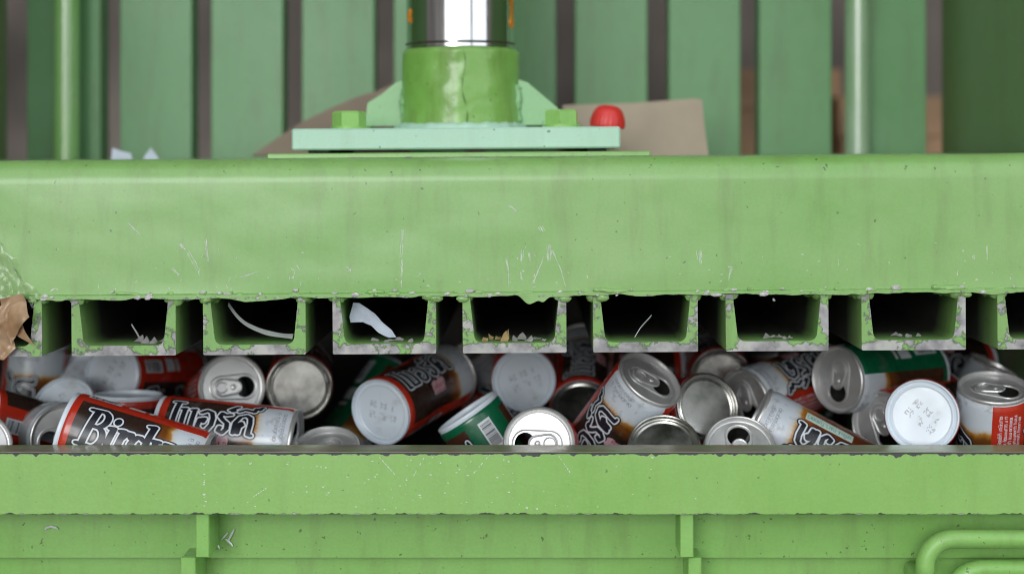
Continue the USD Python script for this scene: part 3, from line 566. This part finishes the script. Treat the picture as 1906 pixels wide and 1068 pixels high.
# lettering drawn with a broad nib: wide upright strokes, thin cross strokes
def nib(strokes, hx, hy):
    k = hx / hy
    return union_all([affinity.scale(LineString([(x / k, y) for x, y in s]).buffer(hy, quad_segs=4), k, 1, origin=(0, 0)) if len(s) > 1 else Point(s[0]).buffer(hx * 1.05, quad_segs=5) for s in strokes])
def arc(cx, cy, rx, ry, a0, a1, n=12): return [(cx + rx * math.cos(math.radians(a)), cy + ry * math.sin(math.radians(a))) for a in np.linspace(a0, a1, n)]
LATIN = [  # Birdy
    [(.13, .02), (.17, .98)], [(.0, .97), (.36, 1.0)], [(.0, .02), (.34, .02)], [(.17, .98)] + arc(.32, .76, .22, .23, 85, -85) + [(.2, .53)], [(.2, .53)] + arc(.36, .27, .26, .26, 85, -90) + [(.13, .02)],
    [(.80, .03), (.82, .60)], [(.72, .60), (.82, .62)], [(.70, .02), (.92, .02)], [(.83, .82)],
    [(1.10, .03), (1.12, .60)], [(1.02, .60), (1.12, .62)], [(1.0, .02), (1.24, .02)], [(1.12, .42), (1.22, .60), (1.34, .60)], [(1.36, .55)],
    arc(1.60, .30, .17, .29, 60, 300), [(1.82, .02), (1.84, .98)], [(1.72, .96), (1.84, .99)], [(1.66, .56), (1.84, .5)], [(1.66, .03), (1.84, .1)], [(1.84, .02), (1.94, .02)],
    [(2.06, .60), (2.24, .04)], [(1.98, .60), (2.16, .61)], [(2.46, .60), (2.24, .04), (2.12, -.22), (1.98, -.26)], [(2.36, .61), (2.54, .60)]]
THAI = [
    [(.10, .0), (.12, 1.36)], [(-.06, 1.36), (.34, 1.36)], [(.10, .03), (.26, .0)],
    [(.52, .95), (.52, .05)], [(.38, .95), (.54, .97)], [(.52, .03), (.98, .03)], [(.98, .03), (.98, .95)], [(.86, .95), (1.0, .97)],
    [(1.42, .52), (1.56, .55), (1.52, .40), (1.34, .50)] , [(1.34, .50), (1.30, .16), (1.50, .0), (1.76, .04), (1.92, .3), (1.92, .62), (1.80, .90), (1.56, .98), (1.34, .84)],
    [(2.66, .98), (2.44, .90), (2.28, .98), (2.22, .76), (2.40, .60), (2.62, .46), (2.66, .20), (2.50, .0), (2.30, .08), (2.34, .24)],
    [(2.56, 1.24), (2.66, 1.34), (2.74, 1.24), (2.66, 1.20)], [(2.66, 1.34), (2.86, 1.52)],
    [(3.22, .34), (3.34, .44), (3.26, .56), (3.10, .46), (3.22, .30), (3.20, .06)], [(3.0, .04), (2.98, .55), (3.14, .90), (3.40, .98), (3.62, .84), (3.70, .55), (3.70, .04)], [(3.70, .03), (3.84, .0)],
    [(3.0, 1.22), (3.24, 1.36), (3.52, 1.28), (3.70, 1.24)], [(3.70, 1.22), (3.74, 1.46)], [(3.90, 1.46), (3.98, 1.60)], [(3.92, 1.42)]]
def shear(g, k=.12): return affinity.affine_transform(g, [1, k, 0, 1, 0, 0])
birdy = affinity.scale(shear(nib(LATIN, .092, .042)),   .0246, .0276, origin=(0, 0))
thai = affinity.scale(shear(nib(THAI, .105, .058), .06), .0158, .0168, origin=(0, 0))
def small_text(w, h, seed, rows=1):   # lines too small to read: rows of short marks
    r_, g = random.Random(seed), []
    for k in range(rows):
        x, y0 = 0, -k * h * 1.7
        while x < w:
            a = r_.uniform(.35, 1.0) * h
            kind = r_.random()
            if kind < .45: g += [sbox(x, y0, x + h * .16, y0 + h), sbox(x + a - h * .16, y0, x + a, y0 + h), sbox(x, y0 + h * .84, x + a, y0 + h)]
            elif kind < .75: g += [sbox(x, y0, x + a, y0 + h * .18), sbox(x + a * .7, y0, x + a, y0 + h), sbox(x, y0 + h * .4, x + a * .4, y0 + h * .7)]
            else: g += [Point(x + a / 2, y0 + h / 2).buffer(h * .5, quad_segs=3).difference(Point(x + a / 2, y0 + h / 2).buffer(h * .28, quad_segs=2))]
            if r_.random() < .25: g.append(sbox(x, y0 + h * 1.15, x + a * .7, y0 + h * 1.32))
            x += a + h * .22 + (h * .5 if r_.random() < .15 else 0)
    return union_all(g)
DENT = {0: [], 1: [(40, .055, .0022, .5, .016), (250, .03, .0016, .4, .012)], 2: [(100, .07, .0034, .5, .014), (300, .045, .002, .6, .02), (180, .05, .0022, .5, .016)], 3: [(285, .06, .002, .45, .013), (160, .08, .003, .5, .012)]}
def deform(v, d):
    v = np.array(v, float); th = np.arctan2(-v[:, 1], v[:, 0]); s = v[:, 2]; k = np.ones(len(v)); r = np.hypot(v[:, 0], v[:, 1])
    dr = np.zeros(len(v))
    for a, z, dep, wa, wz_ in DENT[d]:
        da = (th - math.radians(a) + math.pi) % (2 * math.pi) - math.pi
        dr += dep * np.exp(-(da / wa) ** 2 - ((s - z) / wz_) ** 2)
    dr += .00022 * (meshkit.noise(np.stack([np.cos(th) * 2, np.sin(th) * 2, s * 40], 1), d) - .5) * (r > .026)
    f = np.where(r > .02, (r - dr * np.clip((r - .02) / .006, 0, 1)) / np.maximum(r, 1e-9), 1)
    v[:, 0] *= f; v[:, 1] *= f; return v
def wrap(poly, s0, theta, lift, d, turn=0):
    """A flat print wrapped on the can: x runs from bottom to top, y round the can."""
    if turn: poly = affinity.rotate(poly, turn, origin=(0, 0))
    ms = []
    for g in getattr(poly, 'geoms', [poly]):
        if g.geom_type != 'Polygon' or g.area < 1e-8: continue
        v, f = trimesh.creation.triangulate_polygon(orient(g.simplify(.00004)), engine='earcut')
        v, f = trimesh.remesh.subdivide_to_size(np.column_stack([v, np.zeros(len(v))]), f, .0035)
        th = math.radians(theta) + v[:, 1] / RC
        p = np.stack([RC * np.cos(th), -RC * np.sin(th), s0 + v[:, 0]], 1); p = deform(p, d); n_ = p.copy(); n_[:, 2] = 0; n_ /= np.linalg.norm(n_, axis=1, keepdims=True)
        ms.append(trimesh.Trimesh(p + n_ * lift, f, process=False))
    return cat(*ms) if ms else None
SEG = 80
def can_body(d):
    prof = np.array([(.0246, .0016), (.0254, .0026), (.0257, .0034), (.0263, .0046), (.0265, .006)] + [(.0265, s) for s in np.linspace(.010, .094, 18)] + [(.0265, .0965), (.0262, .0980), (.0256, .0996), (.0252, .1010), (.0250, .1020)])
    th = np.linspace(0, 2 * np.pi, SEG + 1); P = np.stack([prof[:, 0, None] * np.cos(th), -prof[:, 0, None] * np.sin(th), np.broadcast_to(prof[:, 1, None], (len(prof), SEG + 1))], -1)
    uv = np.stack([np.broadcast_to(th / (2 * np.pi), P.shape[:2]), P[..., 2] / HC], -1).reshape(-1, 2)
    m = sheet(P); v = deform(m.vertices, d); return trimesh.Trimesh(v, m.faces[:, ::-1] if True else m.faces, process=False), uv
BOT = [(.0246, .0030), (.0256, .0028), (.0259, .0020), (.0259, .0009), (.0255, .0002), (.0249, 0), (.0244, .0004), (.0241, .0032), (.0236, .0036), (.0230, .0034), (.0222, .0026), (.0214, .0024), (.0207, .0028), (.0202, .0033), (.012, .0034), (0, .0034)]
TOP = [(.0250, .1010), (.0257, .1013), (.0260, .1020), (.0260, .1030), (.0256, .1037), (.0250, .1040), (.0244, .1036), (.0240, .1000), (.0236, .0992), (.0230, .0990), (.0225, .0994), (.0221, .1004), (.0216, .1008)]
ZPAN = .1008
def can_top():
    rim = lathe(TOP[::-1], 72); rim.fix_normals()
    mouth = affinity.scale(Point(.0098, 0).buffer(1, quad_segs=10), .0076, .0082, origin=(.0098, 0))
    mouth = affinity.scale(Point(0, 0).buffer(1, quad_segs=10), .0076, .0082); mouth = affinity.translate(mouth, .0102, 0)
    disc = Point(0, 0).buffer(.0217, quad_segs=18).difference(mouth)
    pan = trimesh.creation.extrude_polygon(disc, .0004, engine='earcut'); pan.apply_translation([0, 0, ZPAN - .0004])
    hull = shapely.convex_hull(union_all([mouth.buffer(.0016), affinity.translate(Point(0, 0).buffer(.0088), -.0078, 0)]))
    c = np.array(hull.exterior.coords)[:-1]; c = np.array([hull.exterior.interpolate(t, normalized=True).coords[0] for t in np.linspace(0, 1, 60, endpoint=False)])
    bead = tube(np.column_stack([c, np.full(len(c), ZPAN)]), .0007, 8, closed=True)
    return cat(rim, pan, bead)
def can_tab():
    def cap(x0, x1, w0, w1): return shapely.convex_hull(union_all([Point(x0 + w0, 0).buffer(w0, quad_segs=8), Point(x1 - w1, 0).buffer(w1, quad_segs=8)]))
    out = cap(-.0135, .0078, .0070, .0058); hole = cap(-.0118, -.0032, .0043, .0040)
    plate_ = trimesh.creation.extrude_polygon(out.difference(hole).buffer(-.0004), .0007, engine='earcut'); plate_.apply_translation([0, 0, .0009])
    def loop(g, r):
        c = np.array([g.exterior.interpolate(t, normalized=True).coords[0] for t in np.linspace(0, 1, 48, endpoint=False)]); return tube(np.column_stack([c, np.full(len(c), .0012)]), r, 8, closed=True)
    riv = trimesh.creation.icosphere(2, .0024); riv.apply_scale([1, 1, .6]); riv.apply_translation([.0012, 0, .0012])
    m = cat(plate_, loop(out.buffer(-.0006), .0010), loop(hole, .0006), riv); m.apply_transform(trimesh.transformations.rotation_matrix(-.06, [0, 1, 0])); m.apply_translation([0, 0, ZPAN + .0003]); return m
TOPM, TABM, BOTM = can_top(), can_tab(), lathe(BOT, 72)
BOTM.fix_normals()
if BOTM.face_normals[np.argmin(BOTM.triangles_center[:, 2])][2] > 0: BOTM.invert()
def rz(m, deg): m = m.copy(); m.apply_transform(trimesh.transformations.rotation_matrix(-math.radians(deg), [0, 0, 1])); return m
def date_code():
    r_, g = random.Random(3), []
    for row, y in enumerate((.0012, -.0052)):
        x = -.0095 + row * .002
        for k in range(9 - 2 * row):
            if (k + row) % 3 != 2:
                for px in range(3):
                    for py in range(5):
                        if r_.random() < .55: g.append(Point(x + px * .0006, y + py * .0008).buffer(.00032, quad_segs=2))
            x += .0023
    return affinity.rotate(affinity.scale(union_all(g), 1.35, 1.35, origin=(0, 0)), 25, origin=(0, 0))
DATE = date_code()
prints = {}
def print_meshes(kind, d):
    if (kind, d) in prints: return prints[kind, d]
    out = []
    for theta, g, s0 in ((90, birdy, .014), (270, thai, .012)):
        c = g.bounds; g = affinity.translate(g, -c[0], -(.014 if theta == 90 else .0085))
        out += [('logo_shadow', 'print_black', wrap(g.buffer(.0023, quad_segs=3), s0, theta, .00006, d)), ('logo_outline', 'print_white', wrap(g.buffer(.00125, quad_segs=3), s0, theta, .00012, d)), ('logo_letters', 'print_black', wrap(g.buffer(.0001), s0, theta, .00018, d))]
        pat, tx = ('print_mint', 'print_teal') if kind == 'caramel' else ('print_pink', 'print_maroon')
        if kind == 'caramel': patch, t2, s1 = sbox(0, -.0030, .036, .0036).buffer(.0008), small_text(.034, .0032, 5), .036
        else: patch, t2, s1 = union_all([sbox(0, -.004, .015, .0045), Point(.0125, .003).buffer(.004), Point(.004, .001).buffer(.0045)]).buffer(.0006), union_all([small_text(.013, .0034, 5), affinity.translate(small_text(.012, .0022, 6), .001, -.0034)]), .041
        out += [('tagline_patch', pat, wrap(patch, s1, theta - 38, .00006, d)), ('tagline', tx, wrap(affinity.translate(t2, .001, -.0008), s1, theta - 38, .00012, d))]
        out.append(('small_print', 'print_grey', wrap(small_text(.024, .0028, 8, 2), .093, theta - 22, .00006, d, turn=90)))
    bars, x, r_ = [], 0, random.Random(2)
    while x < .019: w = r_.choice([.0003, .0005, .0009]); bars.append(sbox(x, 0, x + w, .0085)); x += w + r_.choice([.0003, .0005, .0008])
    out += [('barcode_patch', 'print_white', wrap(sbox(-.0015, -.0065, .0225,   .0042), .012, 161, .00006, d)), ('barcode', 'print_black', wrap(affinity.translate(union_all(bars), .0005, -.0055), .012, 161, .00012, d))]
    out.append(('small_print', 'print_white', wrap(union_all([sbox(0, -.0052, .012, .0058), sbox(.015, -.0052, .0185, .0058)]), .040, 161, .00006, d)))
    out.append(('nutrition_print', 'print_white', wrap(affinity.translate(small_text(.058, .0022, 12, 5), 0, .0066), .034, 341, .00006, d)))
    prints[kind, d] = [x for x in out if x[2] is not None]; return prints[kind, d]
UsdGeom.Scope.Define(stage, '/World/Looks/shared'); classes = {}
def can_class(kind, bottom, lid, d):
    key = (kind, bottom, lid, d)
    if key in classes: return classes[key]
    path = f'/World/can_kind_{len(classes):02d}'; c = stage.CreateClassPrim(path); c.SetTypeName('Xform')
    b, uv = can_body(d)
    obj('can_body', b, 'label_' + kind, path, smooth=True, uv=uv)
    e = obj('bottom_end', BOTM, 'white_enamel' if bottom == 'white' else 'can_steel', path, smooth=40)
    if bottom == 'white': obj('date_code', trimesh.Trimesh(*(lambda m: (np.column_stack([m[0][:, 0], -m[0][:, 1], np.full(len(m[0]), .0033)]), m[1]))(tri(DATE)), process=False), 'print_grey', e)
    t = obj('top_end', rz(TOPM, lid), 'can_aluminium', path, smooth=40)
    obj('tab', rz(TABM, lid), 'can_aluminium', t, smooth=40)
    for nm, m_, me in print_meshes(kind, d): obj(nm, me, m_, path, smooth=True)
    classes[key] = path; return path
def tri(g):
    vs, fs, n = [], [], 0
    for p in getattr(g, 'geoms', [g]):
        v, f = trimesh.creation.triangulate_polygon(p, engine='earcut'); vs.append(v); fs.append(f + n); n += len(v)
    return np.vstack(vs), np.vstack(fs)
def nrm(a): a = np.array(a, float); return a / np.linalg.norm(a)
CANS = {}
def can(name, end, u, v, y, n, face=(270, (0, -1, 0)), kind='red', bottom='white', mouth=None, dent=0, label='', group=None, up=0.0):
    """end: which end is given ('b' bottom, 't' top), its centre at photo point (u, v) and depth y, its outward normal n. face: (angle round the can, direction it looks). mouth: direction of the opening from the lid's centre."""
    n = nrm(n); e = W(u, v, y); a = n if end == 't' else -n; o = e - a * HC if end == 't' else e
    f = np.array(face[1], float); f = nrm(f - a * (f @ a)); th = math.radians(face[0])
    # local x at angle 0, local -y at +90 degrees; solve for the frame with dir(th) = f
    g = np.cross(a, f); X = f * math.cos(th) + g * math.sin(th); Y = np.cross(a, X)
    lid = 0
    if mouth is not None:
        md = np.array(mouth, float); md = md - a * (md @ a); lid = int(round(math.degrees(math.atan2(-(md @ Y), md @ X)) / 10.0)) * 10 % 360
    cls = can_class(kind, bottom, lid, dent)
    x = UsdGeom.Xform.Define(stage, '/World/' + numbered('/World', 'drink_can'))
    mm = np.eye(4); mm[0, :3], mm[1, :3], mm[2, :3], mm[3, :3] = X, Y, a, o
    x.AddTransformOp().Set(Gf.Matrix4d(mm.tolist())); p = x.GetPrim(); p.GetReferences().AddInternalReference(cls); p.SetInstanceable(True)
    tag(p, label, 'can', 'empty cans heaped in the press bin'); CANS[name] = (o, a)
UPF = lambda deg: (0, -math.cos(math.radians(deg)), math.sin(math.radians(deg)))
can('A', 'b', 122, 795, .055, (-.958, 0, .287), (90, (.15, -.95, .44)), dent=1, label='red and brown can lying on its side with Birdy lettering, at the rim')
can('B', 'b', 297, 801, .104, (-.992, .06, .09), (270, UPF(36)), dent=3, label='brown and white can lying level with Thai lettering, behind the Birdy can')
can('C', 'b', 240, 732, .150, (.02, .03, 1), (161, (-.1, -1, 0)), label='red can standing upside down, only its white rim and barcode side show')
can('D', 'b', 207, 697, .205, (-.36, -.92, .12), (161, (.6, -.5, .3)), dent=1, label='can with a white bottom in half shade above the upside-down red can')
can('E', 'b', 116, 758, .168, (-.12, -.86, .48), (161, (0, -.5, 1)), dent=2, label='can whose small tilted white bottom peeps out behind the white rim of the Birdy can')
can('F', 't', 120, 815, .108, (.55, -.82, .10), (270, (0, -.7, .7)), 'green', mouth=(-.6, -.8, -.1), dent=3, label='can with dark open mouth squeezed against the left end of the Birdy can')
can('G', 'b', 140, 692, .29, (-.05, -.55, .82), (161, (0, -1, 0)), dent=1, label='white bottomed can with a red ring far back under the second channel gap')
can('G2', 't', 70, 636, .30, (.1, .05, 1), (270, (0, -1, 0)), dent=1, label='dark brown can standing in shadow at far left of the heap')
can('H1', 't', -46, 832, .06, (.35, -.9, .25), (341, (0, -1, .2)), 'green', mouth=(0, 0, 1), label='green can with silver rim cut by the left picture edge')
can('H2', 'b', -38, 780, .125, (-.75, -.55, .35), (161, (.2, -1, .3)), 'red', label='red can with grey print at the left picture edge')
can('I', 't', 432, 720, .150, (.30, -.93, .20), (341, (-1, -.3, 0)), mouth=(1, 0, .02), dent=3, label='silver lid facing front, open mouth at its right and red body at its left')
can('J', 'b', 557, 721, .160, (.12, -.99, .0), (270, (0, 0, 1)), 'red', 'steel', label='plain round silver can bottom with bright ring, beside the tab can')
can('K', 't', 604, 834, .095, (-.06, -.5, .86), (270, (0, -1, 0)), 'green', mouth=(-.2, -.5, 0), dent=2, label='dull grey lid with small dark mouth, low at the rim left of the white disc')
can('L', 'b', 742, 692, .29, (.5, .50, .68), (161, (-.75, -.6, .3)), 'green', 'steel', label='green can leaning in shadow between a silver bottom and the big white disc')
can('M', 'b', 706, 768, .132, (-.47, -.86, -.16), (270, (.1, -.8, .62)), dent=2, label='can with big clean white bottom, brown side with Thai lettering running away from it')
can('N', 't', 858, 660, .295, (-.45, -.25, .85), (341, (-.5, -.8, .3)), dent=2, label='white can with a red patch behind the Thai lettered can with white bottom')
can('O', 'b', 868, 764, .110, (-.56, .02, .83), (161, (.12, -.9, .5)), 'green', dent=3, label='green can with white barcode patch leaning left of the bright lid')
can('P', 't', 1003, 825, .056, (-.08, -.975, .21), (341, (-.8, -.6, 0)), mouth=(-1, 0, 0), label='brightest silver lid of the heap with crescent mouth at its left, at the rim')
can('R', 'b', 975, 708, .200, (0, -.99, -.10), (270, (0, 0, 1)), dent=1, label='grey-white can bottom in shade below the middle foot channel')
can('S', 'b', 1083, 764, .205, (-.04, -.93, -.36), (270, (0, 0, 1)), 'red', 'steel', dent=2, label='dark dull silver can bottom in shade behind the leaning Thai can')
can('T', 't', 1046, 690, .300, (-.99, -.1, .02), (250, (0, -1, .2)), dent=1, label='white and caramel can lying crosswise far back under the middle channel gap')
can('Q', 't', 1212, 703, .086, (.46, -.50, .72), (270, (-.60, -.80, .0)), mouth=(.9, .2, -.5), label='leaning can with Thai lettering, red stripe and open lid at upper right')
can('V', 'b', 1236, 827, .050, (-.05, -.72, .69), (270, (0, 0, 1)), 'green', 'steel', label='shiny silver can bottom low at the rim below the leaning Thai can')
can('W', 'b', 1318, 757, .112, (.36, -.88, .28), (270, (0, 0, 1)), 'red', 'steel', dent=1, label='greenish silver can bottom tilted against the leaning Thai can, on its right')
can('X', 'b', 1342, 708, .205, (-.06, -.99, -.03), (270, (0, 0, 1)), 'red', 'steel', dent=3, label='silver can bottom with warm reflection close under the sixth foot channel')
can('X2', 'b', 1290, 812, .16, (-.3, -.6, .75), (341, (0, -1, .2)), 'green', 'steel', label='green can in the dark gap between two silver bottoms right of the leaning Thai can')
can('Y', 't', 1384, 748, .165, (-.74, -.62, -.12), (270, UPF(40)), mouth=(.2, -.2, -1), label='white can lying with its open lid turned left behind the greenish silver bottom')
can('Z', 't', 1378, 833, .054, (0, -.80, .60), (270, (0, -1, 0)), mouth=(0, .5, 1), dent=1, label='grey lid with round mouth at the top and shiny tab below, at the rim')
can('AA', 't', 1403, 780, .100, (-.86, .12, .45), (270, UPF(22)), 'caramel', dent=3, label='caramel brown can lying at the rim with upside-down Thai lettering and mint tagline')
can('BB', 't', 1557, 706, .140, (-.80, -.60, .02), (161, UPF(44)), 'green', mouth=(-.1, .2, -1), dent=2, label='can with grey lid and upright tab, green and white side, under the right channels')
can('BB2', 't', 1625, 676, .28, (-.97, -.2, .08), (270, UPF(10)), label='dark brown can lying in shadow above the green and white can')
can('CC', 'b', 1716, 774, .046, (-.25, -.95, .13), (270, (.9, 0, .4)), dent=1, label='white can bottom with grey date code facing front at right, beside the red can')
can('DD', 't', 1850, 718, .075, (-.04, -.32, .94), (341, (.22, -1, 0)), mouth=(1, -.5, 0), dent=2, label='upright red and white can with small white print at the right picture edge')
can('EE', 't', 1642, 792, .125, (-.62, -.77, -.06), (341, (0, -.3, 1)), mouth=(-.1, -.3, -.3), dent=1, label='dark grey lid with black mouth half hidden behind the dated white bottom')
can('FF', 't', 1862, 684, .22, (.45, -.1, .9), (341, (0, -1, .2)), label='can with a red and white glimpse above the upright can at the right edge')
can('GG', 'b', 1508, 640, .295, (.15, .1, 1), (110, (0, -1, 0)), 'green', label='pale can standing upright in shade left of the can with upright tab')
can('GH', 't', 1452, 655, .33, (-.1, .1, 1), (270, (.3, -1, 0)), dent=1, label='dark can standing in deep shadow behind the white lying can')
